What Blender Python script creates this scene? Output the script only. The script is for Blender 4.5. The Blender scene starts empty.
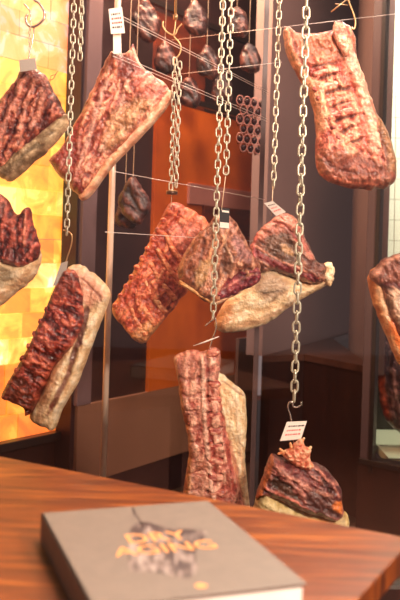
import bpy, bmesh, math, random
import numpy as np
from mathutils import Vector, Matrix

# ------------------------------------------------------------------ camera, world, light
F = 850.0; K = 850.0 / 615.0   # K: stretch of the depth unit used by P()
HY = 250.0; CX = 200.0
ROLL = math.radians(1.8)
CAM = Vector((0, 0, 1.18))
RIGHT = Vector((math.cos(ROLL), 0, math.sin(ROLL)))
UP = Vector((-math.sin(ROLL), 0, math.cos(ROLL)))
FWD = Vector((0, 1, 0))
col = bpy.context.scene.collection

cd = bpy.data.cameras.new('camera'); cam = bpy.data.objects.new('camera', cd); col.objects.link(cam)
cam.matrix_world = Matrix(((RIGHT.x, UP.x, 0, CAM.x), (0, 0, -1, CAM.y), (RIGHT.z, UP.z, 0, CAM.z), (0, 0, 0, 1)))
cd.sensor_fit = 'VERTICAL'; cd.sensor_height = 36; cd.sensor_width = 24
cd.lens = F / 600 * 36
cd.shift_y = -(300 - HY) / 600
cd.clip_start = 0.02
cd.dof.use_dof = True; cd.dof.focus_distance = 2.5; cd.dof.aperture_fstop = 4.2
bpy.context.scene.camera = cam

sc = bpy.context.scene
sc.view_settings.view_transform = 'Standard'; sc.view_settings.look = 'None'
sc.view_settings.gamma = 1; sc.view_settings.exposure = 0.0
sc.view_settings.use_curve_mapping = False
w = bpy.data.worlds.new('world'); sc.world = w; w.use_nodes = True
bg = w.node_tree.nodes['Background']; bg.inputs[0].default_value = (0.80, 0.60, 0.58, 1); bg.inputs[1].default_value = 0.30

def area(name, loc, target, size, power, color, size_y=None):
    l = bpy.data.lights.new(name, 'AREA'); l.energy = power; l.color = color
    l.shape = 'RECTANGLE'; l.size = size; l.size_y = size_y or size
    o = bpy.data.objects.new(name, l); col.objects.link(o); o.location = loc
    o.rotation_euler = (Vector(target) - Vector(loc)).to_track_quat('-Z', 'Y').to_euler()
    return o
area('room_ceiling_light', (0.55, 0.9, 2.9), (0.0, 2.6, 1.2), 0.45, 95, (1.0, 0.84, 0.68))
area('room_side_light', (1.35, -0.2, 2.2), (0.0, 2.6, 1.15), 0.4, 150, (1.0, 0.85, 0.70))  # key light added low at the side to light the meats evenly
area('cabinet_ceiling_light', (0.1, 3.1, 2.85), (0.1, 2.9, 0.6), 1.3, 30, (1.0, 0.82, 0.72), 0.6)
area('side_room_light', (1.0, 3.85, 2.8), (1.05, 4.0, 1.0), 0.4, 50, (0.93, 1.0, 0.88))
area('wall_washer', (-0.25, 3.5, 2.8), (0.0, 4.2, 1.45), 0.3, 55, (1.0, 0.62, 0.35))  # added lamp without a fixture, brightens the orange panel

def P(px, py, Y):
    a = (px - CX) / F; b = (HY - py) / F
    return CAM + (RIGHT * a + UP * b + FWD) * (Y * K)
def PZ(px, py, z):
    a = (px - CX) / F; b = (HY - py) / F
    d = RIGHT * a + UP * b + FWD
    return CAM + d * ((z - CAM.z) / d.z)

# ------------------------------------------------------------------ helpers
def link(name, me, mat=None, parent=None, smooth=False):
    me.name = name
    o = bpy.data.objects.new(name, me); col.objects.link(o)
    if mat: me.materials.append(mat)
    if parent is not None: o.parent = parent
    if smooth:
        for p in me.polygons: p.use_smooth = True
    return o
def tag(o, label=None, cat=None, group=None, kind=None):
    if label: o['label'] = label
    if cat: o['category'] = cat
    if group: o['group'] = group
    if kind: o['kind'] = kind
    return o
def empty(name, loc, label, cat, group=None):
    o = bpy.data.objects.new(name, None); o.empty_display_size = 0.03
    col.objects.link(o); o.location = loc
    return tag(o, label, cat, group)
def mesh_of(verts, faces):
    me = bpy.data.meshes.new('m'); me.from_pydata([tuple(v) for v in verts], [], faces); me.update(); return me
def prism(name, pts, z0, z1, mat, parent=None, bevel=0.0, org=(0, 0, 0)):
    """vertical prism over an xy footprint"""
    bm = bmesh.new(); ox, oy, oz = org
    lo = [bm.verts.new((p[0] - ox, p[1] - oy, z0 - oz)) for p in pts]; hi = [bm.verts.new((p[0] - ox, p[1] - oy, z1 - oz)) for p in pts]
    n = len(pts); bm.faces.new(lo[::-1]); bm.faces.new(hi)
    for i in range(n): bm.faces.new((lo[i], lo[(i + 1) % n], hi[(i + 1) % n], hi[i]))
    bmesh.ops.recalc_face_normals(bm, faces=bm.faces)
    if bevel: bmesh.ops.bevel(bm, geom=list(bm.edges), offset=bevel, segments=2, affect='EDGES', profile=0.6)
    me = bpy.data.meshes.new(name); bm.to_mesh(me); bm.free()
    return link(name, me, mat, parent)
def box(name, x0, x1, y0, y1, z0, z1, mat, parent=None, bevel=0, org=(0, 0, 0)):
    return prism(name, [(x0, y0), (x1, y0), (x1, y1), (x0, y1)], z0, z1, mat, parent, bevel, org)
def wallseg(name, A, B, z0, z1, th, mat, parent=None, bevel=0):
    """wall from A to B (xy), thickness away from the camera"""
    A = Vector(A[:2]); B = Vector(B[:2]); d = (B - A).normalized(); n = Vector((-d.y, d.x))
    if n.y < 0: n = -n
    return prism(name, [A, B, B + n * th, A + n * th], z0, z1, mat, parent, bevel)
def tube_data(pts, r, seg=8, closed=False):
    pts = [Vector(p) for p in pts]; n = len(pts); vs = []; fs = []
    rr = r if isinstance(r, (list, tuple)) else [r] * n
    prev = None
    for i, p in enumerate(pts):
        if closed: t = pts[(i + 1) % n] - pts[i - 1]
        else: t = pts[min(i + 1, n - 1)] - pts[max(i - 1, 0)]
        t.normalize()
        if prev is None:
            u = t.orthogonal().normalized()
        else:
            u = (prev - t * prev.dot(t)).normalized()
        prev = u; v = t.cross(u)
        for k in range(seg):
            a = 2 * math.pi * k / seg
            vs.append(p + (u * math.cos(a) + v * math.sin(a)) * rr[i])
    m = n if closed else n - 1
    for i in range(m):
        for k in range(seg):
            a = i * seg + k; b = i * seg + (k + 1) % seg; j = (i + 1) % n
            fs.append((a, b, j * seg + (k + 1) % seg, j * seg + k))
    if not closed:
        fs.append(tuple(range(seg))[::-1]); fs.append(tuple((n - 1) * seg + k for k in range(seg)))
    return vs, fs
def tube(name, pts, r, mat, parent=None, seg=8, closed=False, org=(0, 0, 0)):
    vs, fs = tube_data([Vector(p) - Vector(org) for p in pts], r, seg, closed)
    return link(name, mesh_of(vs, fs), mat, parent, True)
def crom(pts, k=8, closed=True):
    pts = [np.array(p, float) for p in pts]; n = len(pts); out = []
    rng = range(n) if closed else range(n - 1)
    for i in rng:
        if closed: p0, p1, p2, p3 = pts[i - 1], pts[i], pts[(i + 1) % n], pts[(i + 2) % n]
        else: p0, p1, p2, p3 = pts[max(i - 1, 0)], pts[i], pts[i + 1], pts[min(i + 2, n - 1)]
        for j in range(k):
            t = j / k
            out.append(0.5 * ((2 * p1) + (-p0 + p2) * t + (2 * p0 - 5 * p1 + 4 * p2 - p3) * t * t + (-p0 + 3 * p1 - 3 * p2 + p3) * t ** 3))
    if not closed: out.append(pts[-1])
    return np.array(out)

# ------------------------------------------------------------------ numpy noise / shapes in 2D
def _hash(ix, iy, seed):
    h = (ix.astype(np.int64) * 374761393 + iy.astype(np.int64) * 668265263 + seed * 974634777) & 0xffffffff
    h = ((h ^ (h >> 13)) * 1274126177) & 0xffffffff
    return ((h ^ (h >> 16)) & 0xffff) / 65535.0
def vnoise(x, y, seed=0):
    ix = np.floor(x); iy = np.floor(y); fx = x - ix; fy = y - iy
    fx = fx * fx * (3 - 2 * fx); fy = fy * fy * (3 - 2 * fy)
    a = _hash(ix, iy, seed); b = _hash(ix + 1, iy, seed); c = _hash(ix, iy + 1, seed); d = _hash(ix + 1, iy + 1, seed)
    return (a * (1 - fx) + b * fx) * (1 - fy) + (c * (1 - fx) + d * fx) * fy
def fbm(x, y, seed=0, oct=4):
    s = 0; a = 0.5; t = 0
    for o in range(oct):
        s = s + a * vnoise(x * 2 ** o, y * 2 ** o, seed + o * 17); t += a; a *= 0.55
    return s / t
def segdist(X, Y, pts, closed=False):
    d = np.full(X.shape, 1e9); bx = np.zeros(X.shape); by = np.zeros(X.shape)
    n = len(pts)
    for i in range(n if closed else n - 1):
        x0, y0 = pts[i][:2]; x1, y1 = pts[(i + 1) % n][:2]
        dx, dy = x1 - x0, y1 - y0; L = dx * dx + dy * dy + 1e-9
        t = np.clip(((X - x0) * dx + (Y - y0) * dy) / L, 0, 1)
        qx = x0 + t * dx; qy = y0 + t * dy; dd = np.hypot(X - qx, Y - qy)
        m = dd < d; d = np.where(m, dd, d); bx = np.where(m, qx, bx); by = np.where(m, qy, by)
    return d, bx, by
def inside(X, Y, pts):
    r = np.zeros(X.shape, bool); n = len(pts)
    for i in range(n):
        x0, y0 = pts[i]; x1, y1 = pts[(i + 1) % n]
        if y0 == y1: continue
        c = ((y0 > Y) != (y1 > Y)) & (X < (x1 - x0) * (Y - y0) / (y1 - y0) + x0)
        r ^= c
    return r
def S(c):  # sRGB 0-255 -> linear
    c = np.array(c[:3], float) / 255
    return np.where(c <= 0.04045, c / 12.92, ((c + 0.055) / 1.055) ** 2.4)

# ------------------------------------------------------------------ materials
def mat(name, color, rough=0.5, metal=0.0, spec=0.5, noise=None, bump=None, emit=None, coat=0):
    m = bpy.data.materials.new(name); m.use_nodes = True; nt = m.node_tree; b = nt.nodes['Principled BSDF']
    c = S(color); b.inputs['Base Color'].default_value = (*c, 1)
    b.inputs['Roughness'].default_value = rough; b.inputs['Metallic'].default_value = metal
    b.inputs['Specular IOR Level'].default_value = spec
    b.inputs['Coat Weight'].default_value = coat
    tc = nt.nodes.new('ShaderNodeTexCoord')
    if noise:
        sc_, c2, stretch = noise
        mp = nt.nodes.new('ShaderNodeMapping'); mp.inputs['Scale'].default_value = stretch
        n = nt.nodes.new('ShaderNodeTexNoise'); n.inputs['Scale'].default_value = sc_; n.inputs['Detail'].default_value = 6
        nt.links.new(tc.outputs['Object'], mp.inputs[0]); nt.links.new(mp.outputs[0], n.inputs['Vector'])
        r = nt.nodes.new('ShaderNodeValToRGB'); r.color_ramp.elements[0].position = 0.35; r.color_ramp.elements[1].position = 0.65
        r.color_ramp.elements[0].color = (*c, 1); r.color_ramp.elements[1].color = (*S(c2), 1)
        nt.links.new(n.outputs['Fac'], r.inputs[0]); nt.links.new(r.outputs[0], b.inputs['Base Color'])
    if bump:
        n2 = nt.nodes.new('ShaderNodeTexNoise'); n2.inputs['Scale'].default_value = bump[0]; n2.inputs['Detail'].default_value = 4
        nt.links.new(tc.outputs['Object'], n2.inputs['Vector'])
        bp = nt.nodes.new('ShaderNodeBump'); bp.inputs['Strength'].default_value = bump[1]; bp.inputs['Distance'].default_value = 0.003
        nt.links.new(n2.outputs['Fac'], bp.inputs['Height']); nt.links.new(bp.outputs[0], b.inputs['Normal'])
    if emit:
        b.inputs['Emission Color'].default_value = (*S(emit[0]), 1); b.inputs['Emission Strength'].default_value = emit[1]
    return m

def meat_mat(name, rough=0.38, var=0.35, spec=0.5, sss=0.0):
    m = bpy.data.materials.new(name); m.use_nodes = True; nt = m.node_tree; b = nt.nodes['Principled BSDF']; L = nt.links.new
    at = nt.nodes.new('ShaderNodeAttribute'); at.attribute_name = 'Col'
    tc = nt.nodes.new('ShaderNodeTexCoord')
    n = nt.nodes.new('ShaderNodeTexNoise'); n.inputs['Scale'].default_value = 95; n.inputs['Detail'].default_value = 6; n.inputs['Roughness'].default_value = 0.7
    L(tc.outputs['Object'], n.inputs['Vector'])
    mr = nt.nodes.new('ShaderNodeMapRange'); mr.inputs[1].default_value = 0.32; mr.inputs[2].default_value = 0.66
    mr.inputs[3].default_value = 1 - var; mr.inputs[4].default_value = 1 + var; L(n.outputs['Fac'], mr.inputs[0])
    mx = nt.nodes.new('ShaderNodeVectorMath'); mx.operation = 'SCALE'; L(at.outputs['Color'], mx.inputs[0]); L(mr.outputs[0], mx.inputs['Scale'])
    L(mx.outputs[0], b.inputs['Base Color'])
    b.inputs['Roughness'].default_value = rough; b.inputs['Specular IOR Level'].default_value = spec; b.inputs['Coat Weight'].default_value = 0.25; b.inputs['Coat Roughness'].default_value = 0.22
    if sss:
        b.inputs['Subsurface Weight'].default_value = sss; b.inputs['Subsurface Radius'].default_value = (0.01, 0.004, 0.002); b.inputs['Subsurface Scale'].default_value = 0.6
    n2 = nt.nodes.new('ShaderNodeTexNoise'); n2.inputs['Scale'].default_value = 160; n2.inputs['Detail'].default_value = 5
    L(tc.outputs['Object'], n2.inputs['Vector'])
    bp = nt.nodes.new('ShaderNodeBump'); bp.inputs['Strength'].default_value = 0.9; bp.inputs['Distance'].default_value = 0.005
    L(n2.outputs['Fac'], bp.inputs['Height']); L(bp.outputs[0], b.inputs['Normal'])
    return m
LEAN = meat_mat('aged_lean', 0.34, 0.55, 0.55)
FAT = meat_mat('aged_fat', 0.45, 0.22, 0.45)
BONE = meat_mat('aged_bone', 0.4, 0.25, 0.5)
STEEL = mat('galvanised_steel', (205, 200, 178), 0.34, 0.55, 0.6, bump=(300, 0.15))
STEEL2 = mat('bright_steel', (215, 205, 195), 0.22, 0.9)
BRASS = mat('warm_steel', (205, 165, 120), 0.3, 0.7)
PAPER = mat('tag_paper', (238, 226, 214), 0.7, bump=(200, 0.05))
TAGGREY = mat('tag_grey', (178, 166, 156), 0.55, bump=(250, 0.4))
BLACKTAG = mat('tag_black', (35, 28, 30), 0.4)
REDINK = mat('red_ink', (205, 60, 60), 0.7)
DARKINK = mat('dark_ink', (60, 45, 45), 0.7)
STRING = mat('string', (220, 190, 160), 0.8, bump=(400, 0.4))
DARKWOOD = mat('dark_stained_wood', (44, 17, 10), 0.42, noise=(5, (30, 11, 8), (6, 6, 0.6)), bump=(60, 0.1))
BLACKM = mat('black_frame', (26, 19, 18), 0.35, bump=(80, 0.1))
MAUVE = mat('mauve_panel', (128, 102, 98), 0.55, noise=(1.2, (119, 95, 92), (1, 1, 1)), bump=(80, 0.05))
MAUVELOW = mat('mauve_plinth', (126, 86, 66), 0.5, noise=(2, (112, 76, 58), (1, 1, 1)), bump=(60, 0.05))
ORANGE = mat('orange_wood_panel', (204, 98, 30), 0.35, noise=(2.2, (160, 66, 22), (1.5, 1.5, 1.2)), bump=(50, 0.06))
RUST = mat('rust_wood', (112, 46, 26), 0.4, noise=(5, (80, 34, 26), (1, 1, 4)), bump=(60, 0.1))
PINKP = mat('pink_panel', (176, 118, 108), 0.4, noise=(3, (160, 104, 96), (1, 1, 1)))  # pink of a band reflected in the glass, also used for rack rings
DARKBACK = mat('dark_back', (52, 32, 32), 0.35, noise=(4, (36, 22, 24), (1, 1, 0.6)))
FLOORM = mat('floor_stone', (60, 44, 34), 0.4, noise=(6, (48, 36, 28), (1, 1, 1)))
FLOORP = mat('room_floor', (150, 92, 70), 0.6, noise=(60, (120, 64, 48), (1, 1, 1)))
CEIL = mat('ceiling_paint', (120, 104, 100), 0.8, bump=(40, 0.05))

def glass_mat(name, ior=1.45, tint=(0.97, 0.955, 0.95), rough=0.0):
    m = bpy.data.materials.new(name); m.use_nodes = True; nt = m.node_tree; nt.nodes.clear(); L = nt.links.new
    o = nt.nodes.new('ShaderNodeOutputMaterial'); t = nt.nodes.new('ShaderNodeBsdfTransparent'); g = nt.nodes.new('ShaderNodeBsdfGlossy')
    t.inputs[0].default_value = (*tint, 1); g.inputs['Roughness'].default_value = rough; g.inputs[0].default_value = (1, 1, 1, 1)
    f = nt.nodes.new('ShaderNodeFresnel'); f.inputs[0].default_value = ior
    mx = nt.nodes.new('ShaderNodeMixShader'); L(f.outputs[0], mx.inputs[0]); L(t.outputs[0], mx.inputs[1]); L(g.outputs[0], mx.inputs[2]); L(mx.outputs[0], o.inputs[0])
    return m
GLASS = glass_mat('cabinet_glass')

# ------------------------------------------------------------------ structure
def XY(v): return (v.x, v.y)
ZS = 0.42
A0 = PZ(0, 442, ZS); A1 = PZ(72, 427, ZS); dA = (A1 - A0)
SL = A0 - dA * 2.0; SR = A1 + dA * 0.06
tag(prism('floor', [(-4, -6), (4, -6), (4, 7), (-4, 7)], -0.05, 0.0, FLOORP), kind='structure')
tag(box('floor', -2.2, 2.2, 2.06, 6.6, 0.0, 0.03, FLOORM), kind='structure')
tag(box('ceiling', -2.6, 2.4, 1.95, 6.6, 2.9, 2.96, CEIL), kind='structure')
tag(box('wall_front', -2.2, 2.2, 1.99, 2.05, 0.0, 0.40, DARKWOOD), kind='structure')
pane = box('window_1', -1.8, 1.8, 2.015, 2.025, 0.40, 2.9, GLASS); tag(pane, kind='structure')

# salt brick wall: individual backlit blocks in one mesh, colour per block
def salt_wall():
    rnd = random.Random(5)
    a = Vector(SL[:2]); b = Vector(SR[:2]); Lw = (b - a).length; d = (b - a).normalized(); n = Vector((-d.y, d.x))
    if n.y < 0: n = -n
    bm = bmesh.new(); lay = bm.loops.layers.float_color.new('Col')
    z = ZS; row = 0; hh = 0.098
    while z < 2.9:
        s = -0.18 + (0.12 if row % 2 else 0)
        while s < Lw:
            wd = 0.20 + rnd.uniform(-0.03, 0.04)
            s0 = max(s, 0); s1 = min(s + wd, Lw)
            if s1 - s0 > 0.01:
                g = 0.0012; off = rnd.uniform(0, 0.008)
                c8 = []
                for zz in (z + g, z + hh - g):
                    for (ss, oo) in ((s0 + g, off), (s1 - g, off), (s1 - g, 0.06), (s0 + g, 0.06)):
                        p = a + d * ss + n * oo; c8.append(bm.verts.new((p.x, p.y, zz)))
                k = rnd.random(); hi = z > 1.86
                if hi: colr = [(222, 138, 104), (206, 116, 92), (230, 156, 116)][int(k * 3)]  # upper blocks less backlit, put into their colour
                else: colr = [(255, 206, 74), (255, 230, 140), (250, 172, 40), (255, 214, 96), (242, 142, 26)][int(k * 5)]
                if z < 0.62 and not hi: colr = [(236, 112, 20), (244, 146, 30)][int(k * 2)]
                for f in ((0, 3, 2, 1), (4, 5, 6, 7), (0, 1, 5, 4), (1, 2, 6, 5), (2, 3, 7, 6), (3, 0, 4, 7)):
                    ff = bm.faces.new([c8[i] for i in f])
                    for l in ff.loops: l[lay] = (*S(colr), 1)
            s += wd
        z += hh; row += 1
    bmesh.ops.recalc_face_normals(bm, faces=bm.faces)
    me = bpy.data.meshes.new('wall_left'); bm.to_mesh(me); bm.free()
    m = bpy.data.materials.new('backlit_salt'); m.use_nodes = True; nt = m.node_tree; L = nt.links.new; bs = nt.nodes['Principled BSDF']
    at = nt.nodes.new('ShaderNodeAttribute'); at.attribute_name = 'Col'; tc = nt.nodes.new('ShaderNodeTexCoord')
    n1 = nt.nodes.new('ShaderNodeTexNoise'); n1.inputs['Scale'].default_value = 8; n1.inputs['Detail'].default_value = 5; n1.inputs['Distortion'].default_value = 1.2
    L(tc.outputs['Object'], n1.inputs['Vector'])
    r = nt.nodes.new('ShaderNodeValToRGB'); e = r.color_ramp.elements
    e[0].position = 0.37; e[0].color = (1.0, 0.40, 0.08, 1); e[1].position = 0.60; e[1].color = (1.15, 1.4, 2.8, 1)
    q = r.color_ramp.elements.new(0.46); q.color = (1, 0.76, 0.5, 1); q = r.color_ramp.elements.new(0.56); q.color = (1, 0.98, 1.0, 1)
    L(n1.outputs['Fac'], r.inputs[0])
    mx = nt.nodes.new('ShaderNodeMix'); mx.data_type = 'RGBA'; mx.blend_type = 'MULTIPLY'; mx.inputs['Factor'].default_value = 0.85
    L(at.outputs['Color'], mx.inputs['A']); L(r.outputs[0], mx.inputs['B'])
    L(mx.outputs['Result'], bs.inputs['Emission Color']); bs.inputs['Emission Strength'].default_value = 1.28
    bs.inputs['Base Color'].default_value = (*S((200, 140, 90)), 1); bs.inputs['Roughness'].default_value = 0.4
    o = link('wall_left', me, m); tag(o, kind='structure')
salt_wall()
tag(wallseg('wall_left', SL, SR, 0.0, ZS - 0.035, 0.12, DARKWOOD), kind='structure')
tag(wallseg('trim_1', SL + Vector((0.02, -0.03, 0)), SR + Vector((0.02, -0.03, 0)), ZS - 0.035, ZS, 0.13, BLACKM, bevel=0.004), kind='structure')
# frame post at the right end of the salt wall
dAn = dA.normalized()
tag(wallseg('trim_2', SR + Vector((0.005, -0.03, 0)), SR + dAn * 0.035 + Vector((0.005, -0.03, 0)), 0.03, 2.9, 0.1, RUST, bevel=0.003), kind='structure')

# middle wall
M0 = PZ(110, 470, 0.22); M1 = PZ(258, 424, 0.22); dM = (M1 - M0)
def M_at(px):   # xy point of the middle wall seen in column px (at eye level)
    a = (px - CX) / F
    # solve (M0.x + t dx) = a (M0.y + t dy)
    t = (a * M0.y - M0.x) / (dM.x - a * dM.y)
    return M0 + dM * t
def off(v, k): return Vector((v.x, v.y - k, v.z))
ML = M_at(76); MR = M_at(262)
tag(wallseg('wall_back', ML, MR, 0.03, 2.9, 0.08, DARKBACK), kind='structure')
tag(wallseg('baseboard_back', off(M_at(84), 0.03), off(M_at(259), 0.03), 0.2, 0.53, 0.028, MAUVELOW, bevel=0.003), kind='structure')
tag(wallseg('trim_3', off(M_at(83), 0.035), off(M_at(97), 0.035), 0.53, 2.9, 0.03, mat('violet_grey', (104, 82, 84), 0.45), bevel=0.004), kind='structure')
def mpanel(px0, px1, z0, z1, m, name, d=0.03, *rest):
    return tag(wallseg(name, off(M_at(px0), d), off(M_at(px1), d), z0, z1, 0.024, m, bevel=0.002), kind='structure')
mpanel(153, 257, 0.53, 1.86, ORANGE, 'trim_10', 0.03, 'glossy orange wood panel on the back wall behind the ribs')
mpanel(203, 258, 1.26, 1.40, RUST, 'trim_11', 0.055, 'dark rust board across right part of orange panel', 'board')
mpanel(188, 259, 1.40, 1.50, PINKP, 'trim_12', 0.055, 'pale pink strip on orange panel behind the chains', 'board')  # pink reflection in the glass, built as a strip
mpanel(150, 200, 1.86, 2.25, RUST, 'trim_13', 0.03, 'rust brown upper board left of bottle rack', 'board')
# small recessed handle on plinth
# back shelves standing in for glass reflections (upper middle)
mpanel(118, 262, 2.245, 2.27, BLACKM, 'trim_14', 0.16, 'dark shelf high on back wall above orange panel', 'shelf')
mpanel(118, 262, 1.86, 1.885, BLACKM, 'trim_15', 0.16, 'dark shelf on back wall directly over orange panel', 'shelf')
tag(wallseg('trim_4', off(M_at(241), 0.06), off(M_at(257), 0.06), 0.1, 0.72, 0.028, MAUVE, bevel=0.003), kind='structure')

# mauve wall (glass haze put into its colour), dark low cabinet, on the right
R0 = PZ(262, 356, 0.70); R1 = PZ(365, 328, 0.70); dR = R1 - R0
RX = R0 + dR * 1.25
tag(wallseg('wall_right', R0, RX, 0.70, 2.9, 0.08, MAUVE), kind='structure')
C1 = PZ(304, 354, 0.70); C2 = PZ(372, 367, 0.70)
LEDGE = mat('ledge_brown', (74, 44, 34), 0.4, noise=(4, (60, 34, 26), (1, 5, 1)))
X0 = R0 + dR * 0.40
tag(prism('low_cabinet', [XY(R0), XY(C1), XY(C2), (C2.x + 0.02, C2.y + 1.2), XY(RX), ], 0.03, 0.67, DARKWOOD), 'dark stained low wooden cabinet along back wall on the right', 'cabinet')
tag(prism('cabinet_top', [XY(R0), (C1.x, C1.y - 0.01), (C2.x, C2.y - 0.01), (C2.x + 0.02, C2.y + 1.2), XY(RX)], 0.67, 0.70, LEDGE), 'brown wooden top board on the dark low cabinet', 'worktop')

# window to the right with tiled room behind
W0 = PZ(366, 463, 0.335); W1 = PZ(400, 470, 0.335); dW = (W1 - W0); WR = W0 + dW * 3.0
def W_at(px):
    a = (px - CX) / F; t = (a * W0.y - W0.x) / (dW.x - a * dW.y); return W0 + dW * t
def at_x(px, py, Y): return P(px, py, Y)
Wa = W_at(366); Wb = W_at(375)
# columns are vertical: at eye level (y ~ 250) the post spans 364..381
tag(wallseg('trim_5', Wa, Wb, 0.03, 2.9, 0.04, mat('dark_mauve_frame', (70, 52, 52), 0.4), bevel=0.004), kind='structure')
tag(wallseg('trim_6', off(W_at(374), 0.012), off(W_at(378), 0.012), 0.30, 2.9, 0.03, BLACKM, bevel=0.002), kind='structure')
tag(wallseg('wall_right', off(W_at(364), 0.004), WR, 0.03, 0.33, 0.05, DARKWOOD), kind='structure')
tag(wallseg('trim_7', off(W_at(364), 0.02), off(WR, 0.02), 0.33, 0.352, 0.08, BLACKM, bevel=0.003), kind='structure')
tag(wallseg('window_2', Wb + Vector((0.001, 0.03, 0)), WR + Vector((0, 0.03, 0)), 0.352, 2.9, 0.006, GLASS), kind='structure')
def tile_mat():
    m = bpy.data.materials.new('pale_tiles'); m.use_nodes = True; nt = m.node_tree; L = nt.links.new; bs = nt.nodes['Principled BSDF']
    tc = nt.nodes.new('ShaderNodeTexCoord'); mp = nt.nodes.new('ShaderNodeMapping'); mp.inputs['Rotation'].default_value = (math.radians(90), 0, 0)
    bt = nt.nodes.new('ShaderNodeTexBrick'); bt.inputs['Scale'].default_value = 1.0; bt.inputs['Brick Width'].default_value = 0.30; bt.inputs['Row Height'].default_value = 0.105
    bt.inputs['Mortar Size'].default_value = 0.003; bt.inputs['Color1'].default_value = (*S((214, 222, 198)), 1); bt.inputs['Color2'].default_value = (*S((222, 228, 206)), 1); bt.inputs['Mortar'].default_value = (*S((176, 182, 160)), 1)
    L(tc.outputs['Object'], mp.inputs[0]); L(mp.outputs[0], bt.inputs[0]); L(bt.outputs[0], bs.inputs['Base Color']); bs.inputs['Roughness'].default_value = 0.3
    return m
TILE = tile_mat()
TY = 3.15 * K
tag(box('wall_back', 0.80, 1.9, TY, TY + 0.05, 0.33, 2.9, TILE), kind='structure')
tag(box('wall_side', 0.775, 0.80, 2.62 * K, TY, 0.67, 2.9, MAUVE), kind='structure')
tag(box('floor', 0.80, 1.9, 2.52 * K, TY, 0.32, 0.352, mat('pale_shelf', (205, 205, 170), 0.4)), kind='structure')
dk = box('dark_crate', 0.82, 1.5, 2.93 * K, 3.12 * K, 0.352, 0.74, mat('crate_black', (34, 34, 28), 0.5, noise=(8, (48, 44, 34), (1, 1, 3))), bevel=0.01)
tag(dk, 'black crate against the pale tiles behind right window', 'crate')

# ------------------------------------------------------------------ posts, rails, reflection streaks
pp = P(108.5, 300, 2.2)
rt = empty('steel_pole', (pp.x, pp.y, 0.03), 'slim vertical steel pole glowing orange from the salt wall, behind the ribs', 'pole')
tube('pole', [(0, 0, 0), (0, 0, 2.87)], 0.0115, mat('satin_pole', (240, 214, 190), 0.28, 0.15), rt, 16)
tube('foot_plate', [(0, 0, 0), (0, 0, 0.012)], 0.03, STEEL, rt, 20)
pp = P(264, 100, 2.3)
rt = empty('slim_post', (pp.x, pp.y, 0.03), 'slim mauve grey square post rising between orange panel and mauve wall', 'post')
box('post', -0.009, 0.009, -0.006, 0.006, 0, 2.87, mat('post_mauve', (84, 62, 60), 0.4), rt)
def wire(p, q, label):  # thin rods standing in for reflection streaks in the glass
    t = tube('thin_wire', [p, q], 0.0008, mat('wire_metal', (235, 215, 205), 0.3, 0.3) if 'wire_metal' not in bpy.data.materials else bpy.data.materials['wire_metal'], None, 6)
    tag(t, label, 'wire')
def lvl(px0, py0, Y0, px1):   # level streak running back toward the right vanishing point
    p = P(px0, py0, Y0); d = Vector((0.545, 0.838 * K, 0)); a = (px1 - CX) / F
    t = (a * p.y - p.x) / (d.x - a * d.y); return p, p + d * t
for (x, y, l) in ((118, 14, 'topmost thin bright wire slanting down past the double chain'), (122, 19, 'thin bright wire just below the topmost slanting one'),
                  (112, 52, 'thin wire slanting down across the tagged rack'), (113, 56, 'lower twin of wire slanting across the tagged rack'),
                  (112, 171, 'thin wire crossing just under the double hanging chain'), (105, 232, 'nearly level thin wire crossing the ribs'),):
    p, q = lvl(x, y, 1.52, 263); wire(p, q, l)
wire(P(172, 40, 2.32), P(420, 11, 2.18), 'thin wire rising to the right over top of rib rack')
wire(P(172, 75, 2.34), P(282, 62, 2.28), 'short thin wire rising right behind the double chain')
for (Y, nm) in ((1.64, 'front'), (1.78, 'second'), (1.95, 'third'), (2.02, 'rear')):
    rt = empty('hanging_rail', (0, Y * K, 2.2), nm + ' overhead steel rail the chains hang from', 'rail')
    tube('rail', [(-1.2, 0, 0), (1.2, 0, 0)], 0.011, STEEL2, rt, 12)
    for x in (-1.0, 0.0, 1.0): tube('drop_rod', [(x, 0, 0), (x, 0, 0.70)], 0.006, STEEL2, rt, 8)

# ------------------------------------------------------------------ chain
def link_mesh(pitch, wdt, r):
    hw = wdt / 2 - r; hl = pitch / 2 + r - hw   # centre line: stadium, inner length = pitch
    pts = []
    for k in range(9):
        a = math.pi * k / 8; pts.append((hw * math.cos(a), 0, hl + hw * math.sin(a)))
    for k in range(9):
        a = math.pi + math.pi * k / 8; pts.append((hw * math.cos(a), 0, -hl + hw * math.sin(a)))
    vs, fs = tube_data(pts, r, 7, True)
    me = mesh_of(vs, fs)
    for p in me.polygons: p.use_smooth = True
    me.materials.append(STEEL)
    return me
def chain(px, py, Y, label, top_z=2.2, pitch=0.0235, wdt=0.0195, r=0.0024, yaw=12, top_px=None, name='steel_chain', stop=None):
    """chain hanging straight down to the point seen at (px,py)"""
    b = P(px, py, Y)
    zt = top_z if top_px is None else P(top_px[0], top_px[1], Y).z
    root = empty(name, (b.x, b.y, zt), label, 'chain')
    me = link_mesh(pitch, wdt, r); me.name = 'link'
    n = int(round((zt - b.z) / pitch)); rnd = random.Random(int(px * 7 + py))
    for k in range(n):
        o = bpy.data.objects.new('link', me); col.objects.link(o); o.parent = root
        z = -(k + 0.5) * pitch
        o.location = (0, 0, z)
        o.rotation_euler = (rnd.uniform(-0.05, 0.05), rnd.uniform(-0.06, 0.06), math.radians(yaw + (90 if k % 2 else 0) + rnd.uniform(-9, 9)))
    return root
def px_path(pts, Y, dy=None):
    c = crom(pts, 6, False); return [P(p[0], p[1], Y) for p in c]
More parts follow.
